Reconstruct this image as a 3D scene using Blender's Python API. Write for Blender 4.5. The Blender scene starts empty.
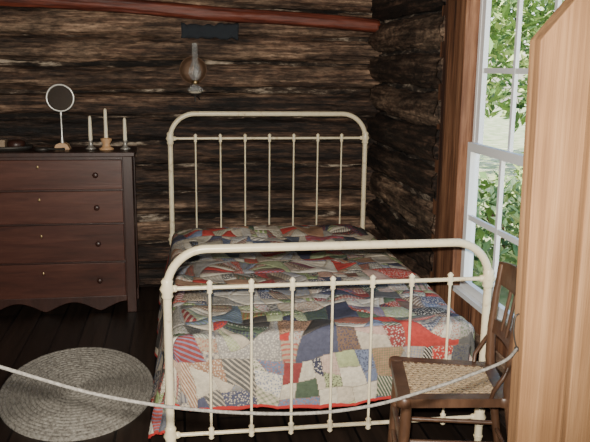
import bpy, math, random
from mathutils import Vector, Matrix, noise
random.seed(7)
S=bpy.context.scene
COL=S.collection

# ---------------------------------------------------------------- helpers
class B:
    def __init__(s): s.v=[];s.f=[];s.m=[];s.sm=[];s.c=[];s.M=Matrix.Identity(4);s.tint=0.5
    def add(s,vs,fs,mat=0,smooth=False):
        o=len(s.v)
        for p in vs: s.v.append(tuple(s.M@Vector(p)));s.c.append(s.tint)
        for q in fs: s.f.append([i+o for i in q]);s.m.append(mat);s.sm.append(smooth)
    def box(s,lo,hi,mat=0,rot=None):
        x0,y0,z0=lo;x1,y1,z1=hi
        vs=[Vector(p) for p in [(x0,y0,z0),(x1,y0,z0),(x1,y1,z0),(x0,y1,z0),(x0,y0,z1),(x1,y0,z1),(x1,y1,z1),(x0,y1,z1)]]
        if rot:
            c=sum(vs,Vector())/8; vs=[c+rot@(q-c) for q in vs]
        s.add(vs,[(0,3,2,1),(4,5,6,7),(0,1,5,4),(1,2,6,5),(2,3,7,6),(3,0,4,7)],mat)
    def tube(s,pts,r,seg=12,mat=0,cap=True,flat=1.0,closed=False):
        pts=[Vector(p) for p in pts];n=len(pts)
        rs=r if isinstance(r,(list,tuple)) else [r]*n
        T=[]
        for i in range(n):
            if closed: t=pts[(i+1)%n]-pts[i-1]
            else: t=pts[min(i+1,n-1)]-pts[max(i-1,0)]
            T.append(t.normalized() if t.length>1e-9 else Vector((0,0,1)))
        up=Vector((0,0,1)) if abs(T[0].z)<.9 else Vector((0,1,0))
        N=(up-T[0]*up.dot(T[0])).normalized();vs=[]
        for i in range(n):
            N=(N-T[i]*N.dot(T[i])).normalized();Bn=T[i].cross(N)
            for k in range(seg):
                a=2*math.pi*k/seg
                vs.append(pts[i]+N*(math.cos(a)*rs[i])+Bn*(math.sin(a)*rs[i]*flat))
        fs=[]
        for i in range(n if closed else n-1):
            j=(i+1)%n
            for k in range(seg):
                k2=(k+1)%seg;fs.append((i*seg+k,i*seg+k2,j*seg+k2,j*seg+k))
        s.add(vs,fs,mat,True)
        if cap and not closed:
            s.add(vs[:seg],[tuple(reversed(range(seg)))],mat);s.add(vs[-seg:],[tuple(range(seg))],mat)
    def lathe(s,prof,org=(0,0,0),seg=20,mat=0,axis='Z',sx=1,sy=1,smooth=True):
        vs=[];o=Vector(org)
        for r,z in prof:
            for k in range(seg):
                a=2*math.pi*k/seg;x=math.cos(a)*r*sx;y=math.sin(a)*r*sy
                p=(x,y,z) if axis=='Z' else ((x,-z,y) if axis=='Y' else (z,x,y))
                vs.append(o+Vector(p))
        fs=[]
        for i in range(len(prof)-1):
            for k in range(seg):
                k2=(k+1)%seg;fs.append((i*seg+k,i*seg+k2,(i+1)*seg+k2,(i+1)*seg+k))
        s.add(vs,fs,mat,smooth)
        if prof[0][0]>1e-5: s.add(vs[:seg],[tuple(reversed(range(seg)))],mat)
        if prof[-1][0]>1e-5: s.add(vs[-seg:],[tuple(range(seg))],mat)
    def ball(s,c,r,mat=0,seg=12,sz=1):
        s.lathe([(max(1e-6,r*math.sin(math.pi*i/8)),-r*sz*math.cos(math.pi*i/8)) for i in range(9)],c,seg,mat)
    def prism(s,poly,y0,y1,mat=0):   # poly in xz, extruded along y
        n=len(poly)
        vs=[(x,y0,z) for x,z in poly]+[(x,y1,z) for x,z in poly]
        fs=[tuple(range(n)),tuple(reversed(range(n,2*n)))]
        for i in range(n):
            j=(i+1)%n;fs.append((i,i+n,j+n,j))
        s.add(vs,fs,mat)
    def done(s,name,mats,parent=None,bevel=0):
        me=bpy.data.meshes.new(name);me.from_pydata(s.v,[],s.f)
        for m in mats: me.materials.append(m)
        me.polygons.foreach_set('material_index',s.m);me.polygons.foreach_set('use_smooth',s.sm)
        at=me.attributes.new('tint','FLOAT','POINT');at.data.foreach_set('value',s.c)
        me.update();ob=bpy.data.objects.new(name,me);COL.objects.link(ob)
        if parent: ob.parent=parent
        if bevel:
            b=ob.modifiers.new('b','BEVEL');b.width=bevel;b.segments=2;b.limit_method='ANGLE'
        return ob
def empty(name,loc=(0,0,0)):
    e=bpy.data.objects.new(name,None);e.empty_display_size=.1;COL.objects.link(e);return e

def mat(name,col=(.5,.5,.5),rough=.6,metal=0,**k):
    m=bpy.data.materials.new(name);m.use_nodes=True
    b=m.node_tree.nodes['Principled BSDF']
    b.inputs['Base Color'].default_value=(*col,1);b.inputs['Roughness'].default_value=rough;b.inputs['Metallic'].default_value=metal
    for a,v in k.items(): b.inputs[a.replace('_',' ')].default_value=v
    return m
class N:
    def __init__(s,m): s.t=m.node_tree;s.b=s.t.nodes['Principled BSDF']
    def n(s,ty,ins={},**k):
        q=s.t.nodes.new(ty)
        for a,v in k.items(): setattr(q,a,v)
        for a,v in ins.items(): s.set(q.inputs[a],v)
        return q
    def set(s,i,v):
        if isinstance(v,bpy.types.NodeSocket): s.t.links.new(v,i)
        else: i.default_value=v
    def math(s,op,a,b=0,c=None):
        q=s.n('ShaderNodeMath',operation=op);s.set(q.inputs[0],a);s.set(q.inputs[1],b)
        if c is not None: s.set(q.inputs[2],c)
        return q.outputs[0]
    def mix(s,f,a,b,bt='MIX'):
        q=s.n('ShaderNodeMix',data_type='RGBA',blend_type=bt)
        s.set(q.inputs[0],f)
        for i,v in ((6,a),(7,b)): s.set(q.inputs[i],v if isinstance(v,bpy.types.NodeSocket) else (*v,1))
        return q.outputs[2]
    def ramp(s,f,stops,interp='LINEAR'):
        q=s.n('ShaderNodeValToRGB');s.set(q.inputs[0],f);r=q.color_ramp;r.interpolation=interp
        while len(r.elements)<len(stops): r.elements.new(1)
        for e,(p,c) in zip(r.elements,stops): e.position=p;e.color=(*c,1) if len(c)==3 else c
        return q.outputs[0]
    def coord(s,scale,out='Object'):
        tc=s.n('ShaderNodeTexCoord');mp=s.n('ShaderNodeMapping',{'Vector':tc.outputs[out],'Scale':scale});return mp.outputs[0]
    def noise(s,vec,sc=1,det=5,rough=.6,dist=0):
        return s.n('ShaderNodeTexNoise',{'Vector':vec,'Scale':sc,'Detail':det,'Roughness':rough,'Distortion':dist}).outputs[0]
    def attr(s,name): return s.n('ShaderNodeAttribute',attribute_name=name).outputs['Fac']
    def bump(s,h,st=.4,d=.01): s.set(s.b.inputs['Normal'],s.n('ShaderNodeBump',{'Height':h,'Strength':st,'Distance':d}).outputs[0])

def wood(name,scale,dark,mid,light,rough=.7,bump=.4,fine=1,p=(.3,.5,.72),tv=.25,patchy=None,knots=False):
    m=mat(name,mid,rough);q=N(m)
    n1=q.noise(q.coord(scale),1,7,.65,.6)
    n2=q.noise(q.coord([a*4 for a in scale]),1,4,.7)
    f=q.math('ADD',q.math('MULTIPLY',n1,.72),q.math('MULTIPLY',n2,.28))
    f=q.math('ADD',f,q.math('MULTIPLY',q.math('SUBTRACT',q.attr('tint'),.5),tv))
    c=q.ramp(f,[(p[0],dark),(p[1],mid),(p[2],light)])
    h=f
    if patchy:
        n3=q.noise(q.coord(patchy),1,5,.7)
        c=q.mix(1,c,q.ramp(n3,[(.34,(.22,.21,.21)),(.5,(.9,.87,.84)),(.64,(1.6,1.54,1.48))]),'MULTIPLY')
        n4=q.noise(q.coord([a*7 for a in patchy]),1,4,.7)
        c=q.mix(.8,c,q.ramp(n4,[(.38,(.30,.29,.29)),(.62,(1.4,1.4,1.4))]),'MULTIPLY')
        h=q.math('ADD',q.math('ADD',f,n3),q.math('MULTIPLY',n4,1.2))
    if knots:
        vv=q.n('ShaderNodeTexVoronoi',{'Vector':q.coord((4.5,4.5,2.4)),'Scale':1,'Randomness':1})
        d=vv.outputs['Distance']
        c=q.mix(q.ramp(d,[(.06,(.8,.8,.8)),(.15,(.0,.0,.0))]),c,(.06,.025,.011))
        n6=q.noise(q.coord((3,3,2)),1,3)
        c=q.mix(.55,c,q.ramp(n6,[(.35,(.60,.55,.5)),(.6,(1.15,1.15,1.15))]),'MULTIPLY')
        h=f
    q.set(q.b.inputs['Base Color'],c);q.bump(h,bump,.014)
    return m
M_logx=wood('log_wood_x',(1.4,9,24),(.012,.007,.005),(.088,.050,.032),(.34,.235,.16),.72,1,p=(.38,.50,.68),tv=.18,patchy=(1.8,5,6))
M_logy=wood('log_wood_y',(9,1.4,24),(.012,.007,.005),(.085,.050,.034),(.33,.24,.17),.72,1,p=(.38,.51,.69),tv=.18,patchy=(5,1.8,6))
M_red=wood('red_pole',(1.2,14,14),(.07,.016,.01),(.24,.055,.028),(.42,.12,.065),.55,.5)
M_post=wood('post_wood',(20,20,1.2),(.04,.015,.008),(.17,.070,.032),(.36,.18,.095),.7,.6,p=(.38,.5,.66),knots=True,tv=.2)
M_plank=wood('plank_wood',(30,30,.7),(.13,.062,.026),(.215,.110,.046),(.295,.165,.078),.8,.35,p=(.36,.5,.64),tv=.10,knots=True)
M_chink=mat('chinking',(.2,.15,.1),.95);q=N(M_chink)
nz=q.noise(q.coord((4,4,14)),1,5,.7);q.set(q.b.inputs['Base Color'],q.ramp(nz,[(.44,(.008,.006,.005)),(.54,(.06,.04,.028)),(.66,(.46,.38,.29))]));q.bump(nz,.8,.02)
M_dark=mat('dark_backing',(.012,.009,.007),.9)
M_cream=mat('cream_enamel',(.80,.73,.55),.32)
q=N(M_cream);nn=q.noise(q.coord((30,30,30)),1,4);q.set(q.b.inputs['Base Color'],q.ramp(nn,[(.27,(.50,.38,.22)),(.40,(.78,.68,.46)),(.7,(.84,.75,.53))]))
M_dres=wood('dresser_wood',(1.5,12,14),(.028,.010,.007),(.068,.022,.014),(.115,.042,.027),.36,.1)
M_dresd=wood('dresser_frame',(12,12,2),(.018,.007,.005),(.038,.014,.010),(.065,.025,.016),.4,.1)
M_chair=wood('chair_wood',(12,12,4),(.035,.017,.010),(.085,.042,.023),(.16,.085,.048),.4,.15)
M_cane=wood('cane',(60,60,60),(.30,.20,.12),(.42,.31,.19),(.55,.43,.29),.5,.1)
M_white=mat('white_paint',(.85,.87,.88),.45)
M_brass=mat('brass',(.55,.40,.2),.35,1)
M_silver=mat('nickel',(.80,.78,.72),.35,.6)
M_tin=mat('tin',(.42,.40,.36),.4,.6)
M_refl=mat('bronzed_reflector',(.13,.075,.045),.45,.6)
M_iron=mat('dark_iron',(.05,.045,.04),.5,.6)
M_glass=mat('clear_glass',(.97,.98,.98),.04,0,Transmission_Weight=.88,IOR=1.4)
M_mirror=mat('mirror_glass',(.34,.29,.25),.12,.9)  # reflection of the dark wall put into the base colour as brown
M_wax=mat('wax',(.82,.74,.55),.5)
M_tan=mat('light_wood',(.55,.33,.17),.5)
M_rope=mat('rope',(.42,.40,.37),.9)
q=N(M_rope);q.set(q.b.inputs['Base Color'],q.ramp(q.noise(q.coord((150,150,150))),[(.3,(.06,.053,.045)),(.7,(.17,.16,.145))]))

# ---------------------------------------------------------------- room shell
XR=1.385; YB=5.27; XL=-2.3; YF=-1.0; ZC=2.45; YD=1.4
m=mat('floor_boards',(.03,.02,.015),.5);q=N(m)
br=q.n('ShaderNodeTexBrick',{'Vector':q.n('ShaderNodeMapping',{'Vector':q.n('ShaderNodeTexCoord').outputs['Object'],'Rotation':(0,0,math.pi/2)}).outputs[0],
  'Color1':(.014,.009,.007,1),'Color2':(.028,.018,.013,1),'Mortar':(.003,.002,.002,1),'Scale':1,'Mortar Size':.006,'Brick Width':3.2,'Row Height':.15})
nz=q.noise(q.coord((30,1.5,1)),1,6)
q.set(q.b.inputs['Base Color'],q.mix(.8,br.outputs[0],q.ramp(nz,[(.3,(.35,.35,.35)),(.7,(1.5,1.4,1.3))]),'MULTIPLY'))
q.bump(q.math('ADD',q.math('MULTIPLY',br.outputs[1],-1),q.math('MULTIPLY',nz,.3)),.5,.006)
b=B();b.box((XL-.2,YF-.2,-.08),(XR+.18,YB+.25,0));b.done('floor',[m])
b=B();b.box((XL-.2,YF-.2,ZC),(XR+.3,YB+.3,ZC+.08));b.done('ceiling',[M_logx])

def log(b,p0,p1,r,seed,mat_,fl=1.0,step=.022,seg=36,amp=.14):
    p0=Vector(p0);p1=Vector(p1);L=(p1-p0).length;n=max(3,int(L/step));d=(p1-p0)/L
    if abs(d.x)>abs(d.y): A=Vector((0,1,0))
    else: A=Vector((1,0,0))
    U=Vector((0,0,1));vs=[]
    for i in range(n+1):
        t=i/n*L;c=p0+d*t+U*(.024*noise.noise(Vector((t*.9,seed*5.7,1))))
        for k in range(seg):
            a=2*math.pi*k/seg
            ca,sa=math.cos(a),math.sin(a)
            e=.85
            x=math.copysign(abs(ca)**e,ca);z=math.copysign(abs(sa)**e,sa)
            w=1+amp*1.2*noise.noise(Vector((t*1.3,ca*1.2+seed*7.1,sa*1.2)))+amp*1.1*noise.noise(Vector((t*4,ca*3+seed*3.3,sa*3)))
            w+=.12*noise.noise(Vector((t*2.2,ca*8+seed,sa*8)))+.09*noise.noise(Vector((t*14,ca*6+seed,sa*6)))
            w-=.22*max(0,noise.noise(Vector((t*1.1,ca*12+seed*2,sa*12)))-.22)
            vs.append(c+A*(x*r*w*fl)+U*(z*r*w))
    fs=[]
    for i in range(n):
        for k in range(seg):
            k2=(k+1)%seg;fs.append((i*seg+k,i*seg+k2,(i+1)*seg+k2,(i+1)*seg+k))
    fs.append(tuple(range(seg)));fs.append(tuple(n*seg+k for k in range(seg)))
    b.tint=random.uniform(0,1);b.add(vs,fs,mat_,True)
# back wall
b=B();b.tint=.5;b.box((XL-.2,YB+.09,0),(XR+.13,YB+.2,ZC),1)
z=.08;i=0
while z<ZC:
    r=random.uniform(.074,.090)
    log(b,(XL,YB+.085,z+random.uniform(-.022,.022)),(XR+.1,YB+.085,z+random.uniform(-.022,.022)),r,i+1,0,1.1)
    log(b,(XL,YB+.072,z+.089),(XR+.1,YB+.072,z+.089),.028,i+31,3,1,amp=.5,seg=12)
    z+=.178;i+=1
log(b,(-1.9,YB-.035,2.045),(XR,YB-.035,1.86),.047,77,2,1,amp=.06)
b.done('wall_back',[M_logx,M_dark,M_red,M_chink])
# left wall
b=B();b.box((XL-.2,YF,0),(XL-.1,YB+.1,ZC),1)
z=.1;i=0
while z<ZC:
    log(b,(XL-.08,YF,z),(XL-.08,YB,z),.1,50+i,0,.9,.12,12);z+=.19;i+=1
b.done('wall_left',[M_logy,M_dark])
# right wall with window opening
WY0,WY1,WZ0,WZ1=2.35,3.46,.50,1.97
b=B();b.tint=.5
b.box((XR+.09,WY1+.24,0),(XR+.13,YB+.1,ZC),1);b.box((XR+.06,YF,0),(XR+.12,WY0-.02,ZC),1)
b.box((XR+.06,WY0-.03,0),(XR+.12,WY1+.3,WZ0-.03),1);b.box((XR+.06,WY0-.03,WZ1+.03),(XR+.12,WY1+.3,ZC),1)
z=.13;i=0
while z<ZC:
    r=random.uniform(.086,.104);x=XR+.055+random.uniform(-.02,.015)
    if z+.1<WZ0 or z-.1>WZ1: log(b,(x,YD+.1,z),(x,YB+.05,z),r,100+i,0,1)
    else: log(b,(x,3.84,z),(x,YB+.02,z+.01),r,100+i,0,1)
    log(b,(XR+.060,3.80,z+.10),(XR+.060,YB,z+.10),.03,160+i,2,1,amp=.5,seg=12)
    z+=.205;i+=1
b.done('wall_right',[M_logy,M_dark,M_chink])
b=B();b.tint=.25;b.box((XR-.015,3.70,0),(XR+.05,3.90,ZC));b.tint=.65;b.box((XR-.045,3.475,0),(XR+.05,3.695,ZC))
b.tint=.5;b.box((XR-.04,2.12,0),(XR+.06,WY0-.015,ZC));b.box((XR-.03,WY0-.01,WZ1+.01),(XR+.06,WY1+.01,WZ1+.16))
b.box((XR-.03,WY0-.01,WZ0-.13),(XR+.06,WY1+.01,WZ0-.01))
b.done('trim_1',[M_post],bevel=.006)
# window: two six-pane sashes
w=empty('window_1')
def sash(b,x0,x1,y0,y1,z0,z1):
    s=.042
    b.box((x0,y0,z0),(x1,y0+s,z1));b.box((x0,y1-s,z0),(x1,y1,z1))
    b.box((x0,y0+s,z0),(x1,y1-s,z0+s));b.box((x0,y0+s,z1-s),(x1,y1-s,z1))
    iw=(y1-y0-2*s)
    for k in (1,2):
        yy=y0+s+iw*k/3;b.box((x0+.004,yy-.011,z0+s),(x1-.004,yy+.011,z1-s))
    zz=(z0+z1)/2;b.box((x0+.005,y0+s,zz-.012),(x1-.005,y1-s,zz+.012))
zm=1.215
b=B();sash(b,XR+.020,XR+.044,WY0+.02,WY1-.02,zm-.03,WZ1-.01)
b.done('upper_sash',[M_white],w)
b=B();sash(b,XR-.010,XR+.016,WY0+.02,WY1-.01,WZ0+.015,zm+.02);b.done('lower_sash',[M_white],w)
b=B()
b.box((XR-.01,WY0-.005,WZ0-.01),(XR+.05,WY0+.02,WZ1+.01));b.box((XR+.018,WY1-.018,WZ0-.01),(XR+.05,WY1+.005,WZ1+.01))
b.box((XR+.0,WY0+.02,WZ1-.01),(XR+.05,WY1-.02,WZ1+.01));b.box((XR-.04,WY0-.005,WZ0-.012),(XR+.06,WY1+.005,WZ0+.013))
b.done('frame',[M_white],w)

# front partition: rough boards of the doorway
PX=.027
b=B()
b.tint=.55;b.prism([(.694+PX,0),(.786+PX,0),(.776+PX,1.765),(.731+PX,1.712),(.667+PX,1.636)],YD,YD+.05)
b.tint=.85;b.prism([(.791+PX,0),(.985+PX,0),(.985+PX,ZC),(.815+PX,ZC),(.781+PX,1.768)],YD-.012,YD+.035)
b.tint=.4;b.box((.989+PX,YD-.005,0),(1.19,YD+.04,ZC));b.tint=.6;b.box((1.194,YD,0),(XR+.05,YD+.04,ZC))
b.tint=.5
x=-.52
while x>XL:
    b.tint=random.random();b.box((x-.19,YD,0),(x,YD+.04,ZC));x-=.194
b.done('wall_front',[M_plank],bevel=.003)
b=B();b.box((XL-.1,YF-.1,0),(XR+.2,YF,ZC));b.done('wall_hall',[M_post])
b=B();b.box((XR+.0,YF,0),(XR+.055,YD-.02,ZC));b.done('wall_hall_side',[M_post])

# ---------------------------------------------------------------- iron bed
BX,BY,BW,BL=-.056,2.778,1.282,2.105
bed=empty('iron_bed')
def end(name,y,zr,zt,zb,rt,R):
    b=B();x0,x1=BX,BX+BW
    pts=[(x0,y,.05),(x0,y,zr-.02)]
    for k in range(13):
        a=math.pi/2*k/12;pts.append((x0+R*(1-math.cos(a)),y,zr+.0+(zt-zr)*math.sin(a)))
    for k in range(13):
        a=math.pi/2*(1-k/12);pts.append((x1-R*(1-math.cos(a)),y,zr+(zt-zr)*math.sin(a)))
    pts+=[(x1,y,zr-.02),(x1,y,.05)]
    b.tube(pts,rt,14)
    for x in (x0,x1):
        b.lathe([(.001,0),(.016,.004),(.02,.02),(.014,.04),(.02,.06)],(x,y,0),14)
        for z in (zr,zb): b.lathe([(rt,-.04),(rt+.007,-.03),(rt+.004,-.018),(rt+.013,0),(rt+.004,.018),(rt+.007,.03),(rt,.04)],(x,y,z),14)
    b.tube([(x0,y,zr),(x1,y,zr)],.0085,10);b.tube([(x0,y,zb),(x1,y,zb)],.0085,10)
    for i in range(1,8):
        x=x0+BW*i/8
        b.tube([(x,y,zb),(x,y,zr)],.0055,8)
        for z,sg in ((zr,-1),(zb,1)):
            b.lathe([(.003,-.028),(.012,-.02),(.009,-.012),(.017,0),(.009,.012),(.013,.02),(.003,.03)],(x,y,z),12)
    for sx,x in ((1,x0),(-1,x1)):
        b.ball((x+sx*.028,y,zr),.014);b.ball((x+sx*.028,y,zb),.014)
    return b.done(name,[M_cream],bed)
end('footboard',BY,.750,.902,.147,.0165,.15)
end('headboard',BY+BL,1.122,1.280,.46,.0160,.16)
b=B()
for x in (BX,BX+BW):
    b.box((x-.018,BY+.01,.27),(x+.018,BY+BL-.01,.30));
b.done('side_rails',[M_cream],bed)
M_tick=mat('ticking',(.55,.52,.45),.9)
b=B();b.box((BX+.03,BY+.10,.28),(BX+BW-.03,BY+BL-.04,.50));b.done('mattress',[M_tick],bed,bevel=.05)

# quilt: crazy-patchwork blocks cut by random seam lines
mx0,mx1,my0,my1=BX+.045,BX+BW-.045,BY+.115,BY+BL-.03
ZT=.525
oL,oR,oF=.47,.34,.37
r=.05
BS=.25
rq=random.Random(23)
class Blk:
    def __init__(s):
        s.fan=rq.random()<.2
        s.cols=[(rq.random(),rq.random(),rq.random()) for _ in range(32)]
        s.c=(rq.choice((0,1)),rq.choice((0,1)))
        s.k=rq.choice((5,6,7))
        s.tree=s.mk(0,0,1,0,1)
    def mk(s,dep,x0,x1,y0,y1):
        w,h=x1-x0,y1-y0
        if dep>=4 or (dep>=2 and rq.random()<.25) or max(w,h)<.3: return rq.randrange(32)
        ax=w>h*rq.uniform(.75,1.3)
        t=rq.uniform(.34,.66);an=rq.uniform(-.6,.6)
        if ax:
            p=(x0+w*t,(y0+y1)/2);n=(math.cos(an),math.sin(an));a=s.mk(dep+1,x0,x0+w*t,y0,y1);c=s.mk(dep+1,x0+w*t,x1,y0,y1)
        else:
            p=((x0+x1)/2,y0+h*t);n=(math.sin(an),math.cos(an));a=s.mk(dep+1,x0,x1,y0,y0+h*t);c=s.mk(dep+1,x0,x1,y0+h*t,y1)
        return (p,n,a,c)
    def ev(s,u,v):
        e=min(u,1-u,v,1-v)
        if s.fan:
            x=u if s.c[0]==0 else 1-u;y=v if s.c[1]==0 else 1-v
            R=math.hypot(x,y);A=math.atan2(y,x)/(math.pi/2)*s.k
            e=min(e,abs(R-.9),abs(R-.25))
            if R>.9: return 0,e
            if R<.25: return 1,e
            fr=A-math.floor(A);e=min(e,min(fr,1-fr)*R*1.5/s.k)
            return 2+int(A),e
        t=s.tree
        while isinstance(t,tuple):
            p,n,a,c=t;d=(u-p[0])*n[0]+(v-p[1])*n[1];e=min(e,abs(d));t=a if d<0 else c
        return t,e
blks={}
def patch(x,y):
    x,y=x+.05*noise.noise(Vector((x*3,y*3,9)))+.08*y,y+.05*noise.noise(Vector((x*3,y*3,19)))
    j=math.floor(y/BS);x+=(.5*BS if j%2 else 0)
    i=math.floor(x/BS)
    if (i,j) not in blks: blks[(i,j)]=Blk()
    k=blks[(i,j)];d,e=k.ev(x/BS-i,y/BS-j);return k.cols[d],e*BS
def qpos(s,t):
    cx=min(max(s,mx0),mx1);cy=max(t,my0)
    dx=s-cx;dy=t-cy
    d=max(abs(dx),abs(dy))
    z=ZT+.018*noise.noise(Vector((s*3,t*3,0)))+.014*noise.noise(Vector((s*9,t*9,3)))
    u=(t-(my1-.22))/.22
    if abs(u)<1.3:
        ex=min(1,max(0,(min(s-mx0,mx1-s)+.02)/.12))
        z+=.05*math.exp(-(u*1.4)**2)*ex
    if d<1e-6: return Vector((s,t,z))
    h=math.hypot(dx,dy);nx,ny=dx/h,dy/h
    q=math.pi*r/2
    if d<q: o=r*math.sin(d/r);dr=r*(1-math.cos(d/r))
    else: o=r;dr=r+(d-q)
    prog=min(1,max(0,(d-q)/.3))
    fl=(.20 if dx<0 else .06)*abs(nx)
    o+=fl*max(0,d-q)
    par=t if abs(nx)>.7 else s
    ang=math.atan2(ny,nx)
    wv=math.sin(par*21+ang*5)*.5+math.sin(par*34+1+ang*3)*.3
    o+=prog*(.016*abs(nx)+.006*abs(ny))*wv
    if dy<0: o=o*(1-.35*abs(ny))
    if dy<0: dr*=1-.16*abs(ny)*min(1,abs((s-.45)/.7))**2
    return Vector((cx+nx*o,cy+ny*o,max(.03,z-dr)))
s0,s1,t0,t1=mx0-oL,mx1+oR,my0-oF,my1
NS,NT=420,440
vs=[];uv=[];ed=[]
for j in range(NT+1):
    for i in range(NS+1):
        s=s0+(s1-s0)*i/NS;t=t0+(t1-t0)*j/NT
        p=qpos(s,t);_,e=patch(s,t);p.z+=.003*min(1,e/.012)
        vs.append(p);uv.append((s,t));ed.append(e)
fs=[];mi=[];pc=[]
for j in range(NT):
    for i in range(NS):
        a=j*(NS+1)+i;fs.append((a,a+1,a+NS+2,a+NS+1));mi.append(1 if (i<3 or j<3 or i>=NS-3) else 0)
        c_,_=patch(s0+(s1-s0)*(i+.5)/NS,t0+(t1-t0)*(j+.5)/NT);pc.extend((*c_,1))
me=bpy.data.meshes.new('patchwork_quilt');me.from_pydata([tuple(p) for p in vs],[],fs)
ul=me.uv_layers.new(name='UVMap')
import numpy as np
li=np.empty(len(me.loops),dtype=np.int32);me.loops.foreach_get('vertex_index',li)
ul.data.foreach_set('uv',np.array(uv,dtype=np.float32)[li].ravel())
me.polygons.foreach_set('use_smooth',[True]*len(fs));me.polygons.foreach_set('material_index',mi)
at=me.attributes.new('patch','FLOAT_COLOR','FACE');at.data.foreach_set('color',pc)
at=me.attributes.new('seam','FLOAT','POINT');at.data.foreach_set('value',ed)
mq=mat('patchwork',(.5,.5,.5),.9);q=N(mq)
vec=q.n('ShaderNodeTexCoord').outputs['UV']
pa=q.n('ShaderNodeAttribute',attribute_name='patch').outputs['Color']
sp=q.n('ShaderNodeSeparateColor',{'Color':pa});R_,G_,B_=sp.outputs
se=q.attr('seam')
pal=[(.62,.56,.45),(.02,.028,.07),(.46,.03,.025),(.50,.44,.35),(.20,.28,.10),(.64,.58,.47),(.26,.25,.23),(.05,.09,.055),(.17,.10,.07),(.15,.19,.30),(.60,.54,.43),(.018,.018,.022),
     (.42,.34,.25),(.26,.03,.035),(.54,.36,.31),(.46,.43,.39),(.38,.43,.23),(.06,.07,.13),(.36,.20,.12),(.68,.63,.53),(.10,.10,.10),(.42,.05,.04),(.55,.48,.38),(.33,.31,.29)]
c1=q.ramp(R_,[(i/len(pal),c) for i,c in enumerate(pal)],'CONSTANT')
pal2=[(.68,.62,.52),(.45,.05,.04),(.03,.04,.10),(.58,.50,.39),(.10,.17,.08),(.54,.50,.44),(.18,.23,.36),(.02,.02,.02),(.64,.59,.50),(.40,.14,.09)]
c2=q.ramp(q.math('FRACT',q.math('MULTIPLY',G_,7.3)),[(i/len(pal2),c) for i,c in enumerate(pal2)],'CONSTANT')
rot=q.n('ShaderNodeVectorRotate',{'Vector':vec,'Angle':q.math('MULTIPLY',B_,6.28)},rotation_type='Z_AXIS').outputs[0]
sx=q.n('ShaderNodeSeparateXYZ',{'Vector':rot})
fr=q.math('ADD',35,q.math('MULTIPLY',B_,60))
st1=q.math('GREATER_THAN',q.math('FRACT',q.math('MULTIPLY',sx.outputs[0],fr)),.6)
st2=q.math('GREATER_THAN',q.math('FRACT',q.math('MULTIPLY',sx.outputs[1],fr)),.6)
pl=q.math('MULTIPLY',q.math('ADD',st1,st2),.5)
dv=q.n('ShaderNodeTexVoronoi',{'Vector':vec,'Scale':85,'Randomness':.9},voronoi_dimensions='2D').outputs['Distance']
dots=q.math('LESS_THAN',q.math('ADD',dv,q.math('MULTIPLY',q.noise(vec,120,1),.25)),.42)
g1=q.math('LESS_THAN',G_,.20);g2=q.math('MULTIPLY',q.math('GREATER_THAN',G_,.20),q.math('LESS_THAN',G_,.38));g3=q.math('MULTIPLY',q.math('GREATER_THAN',G_,.38),q.math('LESS_THAN',G_,.74))
pat=q.math('ADD',q.math('ADD',q.math('MULTIPLY',g1,st1),q.math('MULTIPLY',g2,pl)),q.math('MULTIPLY',g3,dots))
c=q.mix(q.math('MULTIPLY',pat,.75),c1,c2)
c=q.mix(.07,c,(.45,.38,.28))
seam=q.math('LESS_THAN',se,.0022)
c=q.mix(q.math('MULTIPLY',seam,.45),c,(.2,.16,.12))
wv=q.noise(q.coord((60,60,60)),1,3)
c=q.mix(.6,c,q.ramp(wv,[(.3,(.60,.59,.57)),(.7,(1.15,1.13,1.08))]),'MULTIPLY')
q.set(q.b.inputs['Base Color'],c)
q.bump(q.math('ADD',q.math('MULTIPLY',q.math('MINIMUM',se,.012),60),q.noise(vec,60,2)),.6,.005)
me.materials.append(mq);me.materials.append(mat('red_binding',(.42,.03,.025),.9))
quilt=bpy.data.objects.new('patchwork_quilt',me);COL.objects.link(quilt)
so=quilt.modifiers.new('s','SOLIDIFY');so.thickness=.012;so.offset=-1

# ---------------------------------------------------------------- dresser
b=B();x0,x1,y0,y1=-1.44,-.294,4.79,5.13
b.box((x0+.02,y0+.02,.10),(x1-.02,y1,1.02),1)
b.box((x0,y0-.015,1.02),(x1+.015,y1,1.047),1)
for x in (x0,x1-.06): b.box((x,y0+.002,0.0),(x+.06,y0+.05,1.02),1)
for x in (x0,x1-.05): b.box((x,y1-.06,0.0),(x+.05,y1,1.02),1)
b.box((x1-.025,y0+.05,.09),(x1-.006,y1-.06,1.02),1)
zs=[(.815,1.0),(.60,.803),(.35,.588),(.115,.338)]
for k,(za,zb_) in enumerate(zs):
    b.tint=random.uniform(.3,.7)
    b.box((x0+.065,y0-.006,za),(x1-.065,y0+.03,zb_),0)
    for x in (x0+.225,x1-.225):
        b.lathe([(.008,0),(.009,.012),(.017,.02),(.019,.028),(.013,.035),(.001,.037)],(x,y0-.006,(za+zb_)/2),14,1,'Y')
    b.lathe([(.010,0),(.007,.003),(.001,.003)],((x0+x1)/2,y0-.006,(za+zb_)/2+.05),12,2,'Y',sx=.7,sy=1.2)
ax0,ax1=x0+.06,x1-.06;n=60;poly=[]
for i in range(n+1):
    t=i/n
    poly.append((ax0+(ax1-ax0)*t,.015+.06*abs(math.cos(t*math.pi*3))**1.3))
poly+=[(ax1,.112),(ax0,.112)]
b.prism(poly,y0+.01,y0+.03,1)
b.done('wooden_dresser',[M_dres,M_dresd,M_brass],bevel=.004)
DT=1.047
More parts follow.
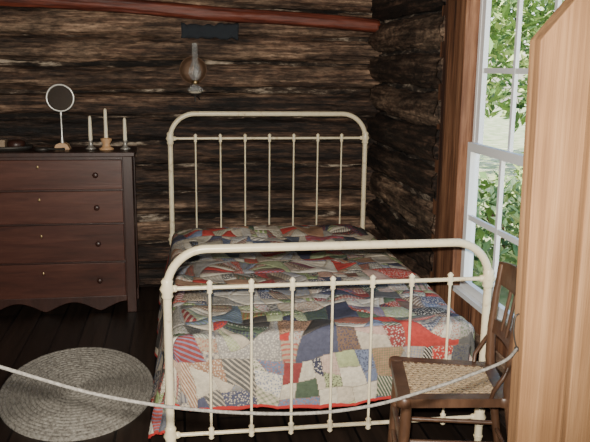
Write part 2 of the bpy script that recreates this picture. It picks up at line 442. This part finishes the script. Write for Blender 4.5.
# shaving mirror
b=B();mx,my=-.742,5.0
b.prism([(mx-.05,DT),(mx+.05,DT),(mx+.036,DT+.03),(mx+.015,DT+.04),(mx-.015,DT+.04),(mx-.036,DT+.03)],my-.04,my+.04,2)
b.lathe([(.012,0),(.008,.02),(.005,.04),(.005,.17),(.008,.19),(.004,.2)],(mx,my,DT+.04),12,0)
zc=1.371
ring=[(mx+.083*math.cos(a),my,zc+.083*math.sin(a)) for a in [2*math.pi*k/40 for k in range(40)]]
b.tube(ring,.006,8,0,closed=True)
# flat glass, tilted slightly upward
b.M=Matrix.Translation((mx,my,zc))@Matrix.Rotation(math.radians(-7),4,'X')
b.lathe([(.079,0),(.079,.004)],(0,.002,0),40,1,'Y',smooth=False)
b.done('shaving_mirror',[M_silver,M_mirror,M_tan])
# candlesticks
for k,(x,y,hh,base) in enumerate([(-.564,4.99,.21,0),(-.462,4.95,.26,1),(-.345,4.97,.20,0)]):
    b=B()
    if base:
        b.lathe([(.045,0),(.048,.008),(.03,.016),(.022,.035),(.035,.06),(.036,.07),(.014,.075)],(x,y,DT),20,0);z0=.07
    else:
        b.lathe([(.032,0),(.034,.006),(.02,.012),(.011,.03),(.013,.05),(.016,.055),(.012,.058)],(x,y,DT),20,0);z0=.05
    b.lathe([(.0130,z0),(.0122,z0+.05),(.0100,hh-.01),(.006,hh),(.001,hh+.002)],(x,y,DT),12,1)
    b.tube([(x,y,DT+hh),(x+.002,y,DT+hh+.012)],.0012,5,2)
    b.done('candlestick',[M_tan if base else M_tin,M_wax,M_iron])
# tray with small dresser items
b=B();tx,ty=-1.10,4.96
b.lathe([(.16,0),(.18,.012),(.185,.028),(.178,.028),(.17,.014),(.001,.010)],(tx,ty,DT),32,0,sy=.55)
b.lathe([(.05,.01),(.056,.03),(.054,.055),(.03,.064),(.001,.067)],(tx+.08,ty,DT),20,1)
b.box((tx-.08,ty-.04,DT+.011),(tx+.02,ty+.03,DT+.055),2);b.box((tx-.084,ty-.044,DT+.055),(tx+.024,ty+.034,DT+.066),2)
b.done('vanity_tray',[M_iron,M_dresd,mat('small_box',(.28,.20,.13),.6)])
b=B();b.lathe([(.025,0),(.030,.006),(.030,.018),(.022,.024),(.001,.026)],(-.85,4.88,DT),16,0,sx=1.5)
b.tube([(-.81,4.88,DT+.014),(-.76,4.87,DT+.012),(-.71,4.865,DT+.012)],[.009,.007,.01],8,0)
b.done('hair_brush',[M_iron])

# ---------------------------------------------------------------- wall oil lamp
b=B();lx,ly,lz=.115,YB-.055,1.552
b.lathe([(.001,.0),(.06,.006),(.080,.016),(.090,.026),(.092,.026),(.084,.012),(.06,0),(.001,-.006)],(lx-.012,ly+.03,lz),32,4,'Y')
ly-=.06
b.lathe([(.001,0),(.03,.004),(.052,.02),(.050,.042),(.020,.058),(.014,.064)],(lx,ly,1.395),20,1)
b.lathe([(.001,.002),(.040,.006),(.047,.022),(.001,.026)],(lx,ly,1.396),20,5)
b.lathe([(.014,0),(.024,.006),(.025,.02),(.016,.03)],(lx,ly,1.458),16,2)
b.lathe([(.018,0),(.038,.03),(.044,.058),(.034,.09),(.021,.125),(.018,.245)],(lx,ly,1.483),20,1)
b.tube([(lx+.03,ly+.08,1.355),(lx+.02,ly+.04,1.37),(lx,ly,1.385)],.005,8,3);b.lathe([(.03,0),(.036,.012)],(lx,ly,1.383),18,3)
b.tube([(lx,ly+.09,1.34),(lx,ly+.09,1.62)],.006,6,3)
b.done('wall_oil_lamp',[M_tin,M_glass,M_brass,M_iron,M_refl,mat('lamp_oil',(.6,.54,.42),.3)])
# dark rag stuffed over a log
M_blue=mat('dark_rag',(.020,.025,.032),.95)
b=B();n=24;vs=[]
for i in range(n+1):
    for j in range(7):
        x=.03+.38*i/n;z=1.765+.085*j/6+.02*noise.noise(Vector((i*.4,j*.3,2)))
        y=YB-.045-.018*noise.noise(Vector((i*.6,j*.7,0)))-.01*math.sin(math.pi*j/6)
        vs.append((x,y,z))
b.add(vs,[(i*7+j,i*7+j+1,(i+1)*7+j+1,(i+1)*7+j) for i in range(n) for j in range(6)],0,True)
o=b.done('dark_rag',[M_blue]);so=o.modifiers.new('s','SOLIDIFY');so.thickness=.012

# ---------------------------------------------------------------- rag rug
M_rug=mat('rug_yarn',(.4,.38,.34),.95);q=N(M_rug)
nz=q.noise(q.coord((70,70,70)),1,3);n2=q.noise(q.coord((7,7,7)),1,3)
cc_=q.ramp(nz,[(.35,(.16,.145,.125)),(.5,(.29,.27,.235)),(.68,(.40,.38,.335))])
q.set(q.b.inputs['Base Color'],q.mix(.6,cc_,q.ramp(n2,[(.35,(.7,.7,.7)),(.65,(1.1,1.1,1.1))]),'MULTIPLY'));q.bump(nz,.6,.008)
b=B();prof=[(1.0,0.0),(1.0,.008)]
for i in range(18):
    rr=1.0-i/18;w_=1/18
    prof+=[(rr-.1*w_,.014),(rr-.45*w_,.022),(rr-.8*w_,.015),(max(.001,rr-.97*w_),.007)]
prof.append((.0005,.012))
b.M=Matrix.Translation((-.52,3.60,.001))@Matrix.Rotation(math.radians(6),4,'Z')
b.lathe(prof,(0,0,0),72,0,sx=.37,sy=.54)
b.done('rag_rug',[M_rug])

# ---------------------------------------------------------------- cane chair
b=B()
X=Vector((.98,-.2,0)).normalized();Y=Vector((-X.y,X.x,0))
C=Vector((.957,2.467,0))
b.M=Matrix(((X.x,Y.x,0,C.x),(X.y,Y.y,0,C.y),(0,0,1,0),(0,0,0,1)))
SZ=.468
FW,RW,HD=.195,.165,.195
def sq(pts,h,w,m=0):
    p,q_=Vector(pts[0]),Vector(pts[1]);d=(q_-p).normalized();s_=d.cross(Vector((0,0,1)))*w/2;u=Vector((0,0,h/2))
    vs=[p-s_-u,p+s_-u,p+s_+u,p-s_+u,q_-s_-u,q_+s_-u,q_+s_+u,q_-s_+u]
    b.add(vs,[(0,1,2,3),(7,6,5,4),(0,4,5,1),(1,5,6,2),(2,6,7,3),(3,7,4,0)],m)
ins=.022
cc=[(-HD+ins,-FW+ins),(-HD+ins,FW-ins),(HD-ins,RW-ins),(HD-ins,-RW+ins)]
for k in range(4):
    p,q_=cc[k],cc[(k+1)%4];sq([(p[0],p[1],SZ-.016),(q_[0],q_[1],SZ-.016)],.032,.046)
for p in cc: b.lathe([(.028,0),(.030,.006),(.030,.028),(.026,.034)],(p[0],p[1],SZ-.033),16)
def hw(x): return FW-.04+(RW-FW)*(x+HD)/(2*HD)
a=-HD+.04
while a<HD-.04:
    sq([(a,-hw(a),SZ-.006),(a,hw(a),SZ-.006)],.002,.0034,1);sq([(a+.005,-hw(a),SZ-.006),(a+.005,hw(a),SZ-.006)],.002,.003,1);a+=.0205
a=-FW+.04
while a<FW-.04:
    f=a/(FW-.04)
    for dd in (0,.005): sq([(-HD+.04,a+dd,SZ-.004),(HD-.04,f*(RW-.04)+dd,SZ-.004)],.002,.0030,1)
    a+=.0205
for sg in (1,-1):
    c0=-.5
    while c0<.5:
        pts=[]
        for i in range(0,80):
            x=-HD+.04+(2*HD-.08)*i/79;y=sg*x+c0
            if abs(y)<hw(x): pts.append((x,y))
        if len(pts)>2: sq([(pts[0][0],pts[0][1],SZ-.002),(pts[-1][0],pts[-1][1],SZ-.002)],.002,.0032,1)
        c0+=.029
for sy in (-1,1):
    y=sy*(FW-.03)
    b.tube([(-HD+.03,y,SZ-.03),(-HD+.028,y*1.0,.36),(-HD+.02,y*1.03,.2),(-HD+.005,y*1.08,.0)],[.018,.021,.017,.012],12)
    yr=sy*(RW-.01)
    b.tube([(HD+.06,yr*.98,0),(HD+.03,yr,.2),(HD+.0,yr,.40),(HD-.012,yr,SZ+.03),(HD-.012,yr*1.03,.62),(HD+.0,yr*1.06,.76),(HD+.015,yr*1.08,.86)],[.013,.016,.018,.019,.016,.014,.012],12)
    b.tube([(-HD+.02,y*1.03,.22),(HD+.03,yr,.22)],.009,8);b.tube([(-HD+.015,y*1.05,.12),(HD+.045,yr,.13)],.009,8)
    b.tube([(HD-.01,yr*1.02,.60),(HD-.035,yr*1.12,.55),(HD-.065,yr*1.12,SZ+.03),(HD-.07,yr*1.05,SZ)],.008,8)
for z in (.27,.17): b.tube([(-HD+.02,-FW+.03,z),(-HD+.02,FW-.03,z)],.010,8)
b.tube([(HD+.03,-RW,.2),(HD+.03,RW,.2)],.009,8)
def slat(z0,z1,xb,bow,wy,th=.014):
    n=14;vs=[]
    for i in range(n+1):
        t=i/n*2-1;y=t*wy;x=xb+bow*(1-t*t)
        zt=z1+.018*(1-t*t)
        vs+=[(x,y,z0),(x+th,y,z0),(x+th+.008,y,zt),(x+.008,y,zt)]
    fs=[(0,1,2,3),(n*4+3,n*4+2,n*4+1,n*4)]
    for i in range(n):
        o=i*4
        for k in range(4): fs.append((o+k,o+4+k,o+4+(k+1)%4,o+(k+1)%4))
    b.add(vs,fs,0,False)
slat(.785,.865,HD-.003,.03,RW*1.14)
slat(.60,.645,HD-.02,.025,RW*1.0)
for y in (-.07,0,.07): b.tube([(HD+.005,y,.63),(HD+.03,y,.79)],.007,6)
b.done('cane_seat_chair',[M_chair,M_cane])

# ---------------------------------------------------------------- barrier rope
b=B();RY=YD-.004
P=[(-.518,RY,1.09),(-.342,RY,1.021),(-.16,RY,.953),(.03,RY,.910),(.232,RY,.890),(.38,RY,.898),(.506,RY,.928),(.60,RY,.957),(.665,RY,.982),(.702,YD+.022,.996)]
def cr(P,n=10):
    out=[];Q=[Vector(p) for p in P];Q=[Q[0]]+Q+[Q[-1]]
    for i in range(1,len(Q)-2):
        for k in range(n):
            t=k/n;a,b_,c,d=Q[i-1:i+3]
            out.append(.5*((2*b_)+(-a+c)*t+(2*a-5*b_+4*c-d)*t*t+(-a+3*b_-3*c+d)*t**3))
    out.append(Q[-2]);return out
pp=cr(P,12)
b.tube(pp,.0036,10,0)
b.ball((.702,YD+.022,.996),.006,1);b.tube([(.702,YD+.022,.996),(.716,YD+.022,.996)],.003,6,1)
b.tube(cr([(.701,YD+.02,1.075),(.692,YD+.018,1.07),(.690,YD+.018,1.04),(.697,YD+.02,1.01),(.702,YD+.022,1.0)]),.0018,6,1)
b.done('barrier_rope',[M_rope,M_iron])

# ---------------------------------------------------------------- outdoors
mg=mat('grass',(.12,.2,.05),.9);q=N(mg);q.set(q.b.inputs['Base Color'],q.ramp(q.noise(q.coord((3,3,3))),[(.3,(.15,.23,.06)),(.55,(.40,.42,.22)),(.8,(.70,.65,.48))]))
b=B();b.box((XR+.3,-6,-.4),(30,40,-.3));b.done('ground',[mg])
ml=mat('leaves',(.15,.3,.05),.6);q=N(ml)
q.set(q.b.inputs['Base Color'],q.ramp(q.attr('tint'),[(0,(.04,.09,.018)),(.5,(.17,.29,.06)),(1,(.50,.58,.22))]))
def bush(name,c,rad,n,ls=.09,trunk=None):
    b=B()
    for _ in range(n):
        while True:
            p=Vector((random.uniform(-1,1),random.uniform(-1,1),random.uniform(-1,1)))
            if .35<p.length<1: break
        pos=Vector(c)+Vector((p.x*rad[0],p.y*rad[1],p.z*rad[2]))
        b.tint=random.random()
        R=Matrix.Rotation(random.uniform(0,6.3),3,'Z')@Matrix.Rotation(random.uniform(-1,1),3,'X')@Matrix.Rotation(random.uniform(-1,1),3,'Y')
        l=ls*random.uniform(.6,1.3)
        b.add([pos+R@Vector(v) for v in [(0,-l,0),(l*.4,0,l*.1),(0,l,0),(-l*.4,0,l*.1)]],[(0,1,2,3)],0)
    b.tint=.5
    if trunk:
        b.tube([trunk,(trunk[0]+.05,trunk[1],c[2]*.6),(c[0],c[1],c[2]+rad[2]*.6)],[.12,.09,.03],10,1)
    else:
        for k in range(5): b.tube([(c[0],c[1],-.31),(c[0]+random.uniform(-.4,.4)*rad[0],c[1]+random.uniform(-.4,.4)*rad[1],c[2]+.3*rad[2])],.015,6,1)
    return b.done(name,[ml,M_post])
bush('shrub',(2.9,6.2,.15),(.8,1.1,.5),1900,.07)
bush('shrub',(4.9,8.0,.3),(1.0,1.2,.65),2300,.08)
bush('leafy_tree',(6.8,12.5,3.2),(3.2,3.2,2.8),5200,.16,(6.8,12.3,-.32))
bush('leafy_tree',(4.0,9.8,2.5),(1.3,1.3,1.35),1900,.10,(3.6,9.8,-.32))

# ---------------------------------------------------------------- light
wd=bpy.data.worlds.new('World');S.world=wd;wd.use_nodes=True
nt=wd.node_tree;bg=nt.nodes['Background'];sk=nt.nodes.new('ShaderNodeTexSky')
sk.sky_type='NISHITA';sk.sun_disc=False;sk.sun_elevation=math.radians(50);sk.sun_rotation=math.radians(-60)
nt.links.new(sk.outputs[0],bg.inputs[0]);bg.inputs[1].default_value=.65
sl=bpy.data.lights.new('sun','SUN');sl.energy=15;sl.angle=.01;sl.color=(1,.95,.84)
so_=bpy.data.objects.new('sun',sl);COL.objects.link(so_);so_.rotation_euler=Vector((.55,.35,-.75)).to_track_quat('-Z','Y').to_euler()

# ---------------------------------------------------------------- camera + on-camera flash
f,pit,yaw,roll,h=750.8,.2022,.1542,.011,1.579
F=Vector((math.sin(yaw)*math.cos(pit),math.cos(yaw)*math.cos(pit),-math.sin(pit)))
R=Vector((math.cos(yaw),-math.sin(yaw),0));U=R.cross(F)
R2=R*math.cos(roll)+U*math.sin(roll);U2=-R*math.sin(roll)+U*math.cos(roll)
cd=bpy.data.cameras.new('camera');co_=bpy.data.objects.new('camera',cd);COL.objects.link(co_)
Mx=Matrix(((R2.x,U2.x,-F.x,0),(R2.y,U2.y,-F.y,0),(R2.z,U2.z,-F.z,h),(0,0,0,1)))
co_.matrix_world=Mx;cd.sensor_width=36;cd.lens=f/590*36;cd.clip_start=.05
S.camera=co_
fl=bpy.data.lights.new('camera_flash','SPOT');fl.energy=720;fl.spot_size=math.radians(78);fl.spot_blend=.8;fl.shadow_soft_size=.02;fl.color=(1,.93,.82)
fo=bpy.data.objects.new('camera_flash',fl);COL.objects.link(fo)
fo.location=(-.03,-.02,h+.07);fo.rotation_euler=(Vector((.45,5,.85))-fo.location).to_track_quat('-Z','Y').to_euler()
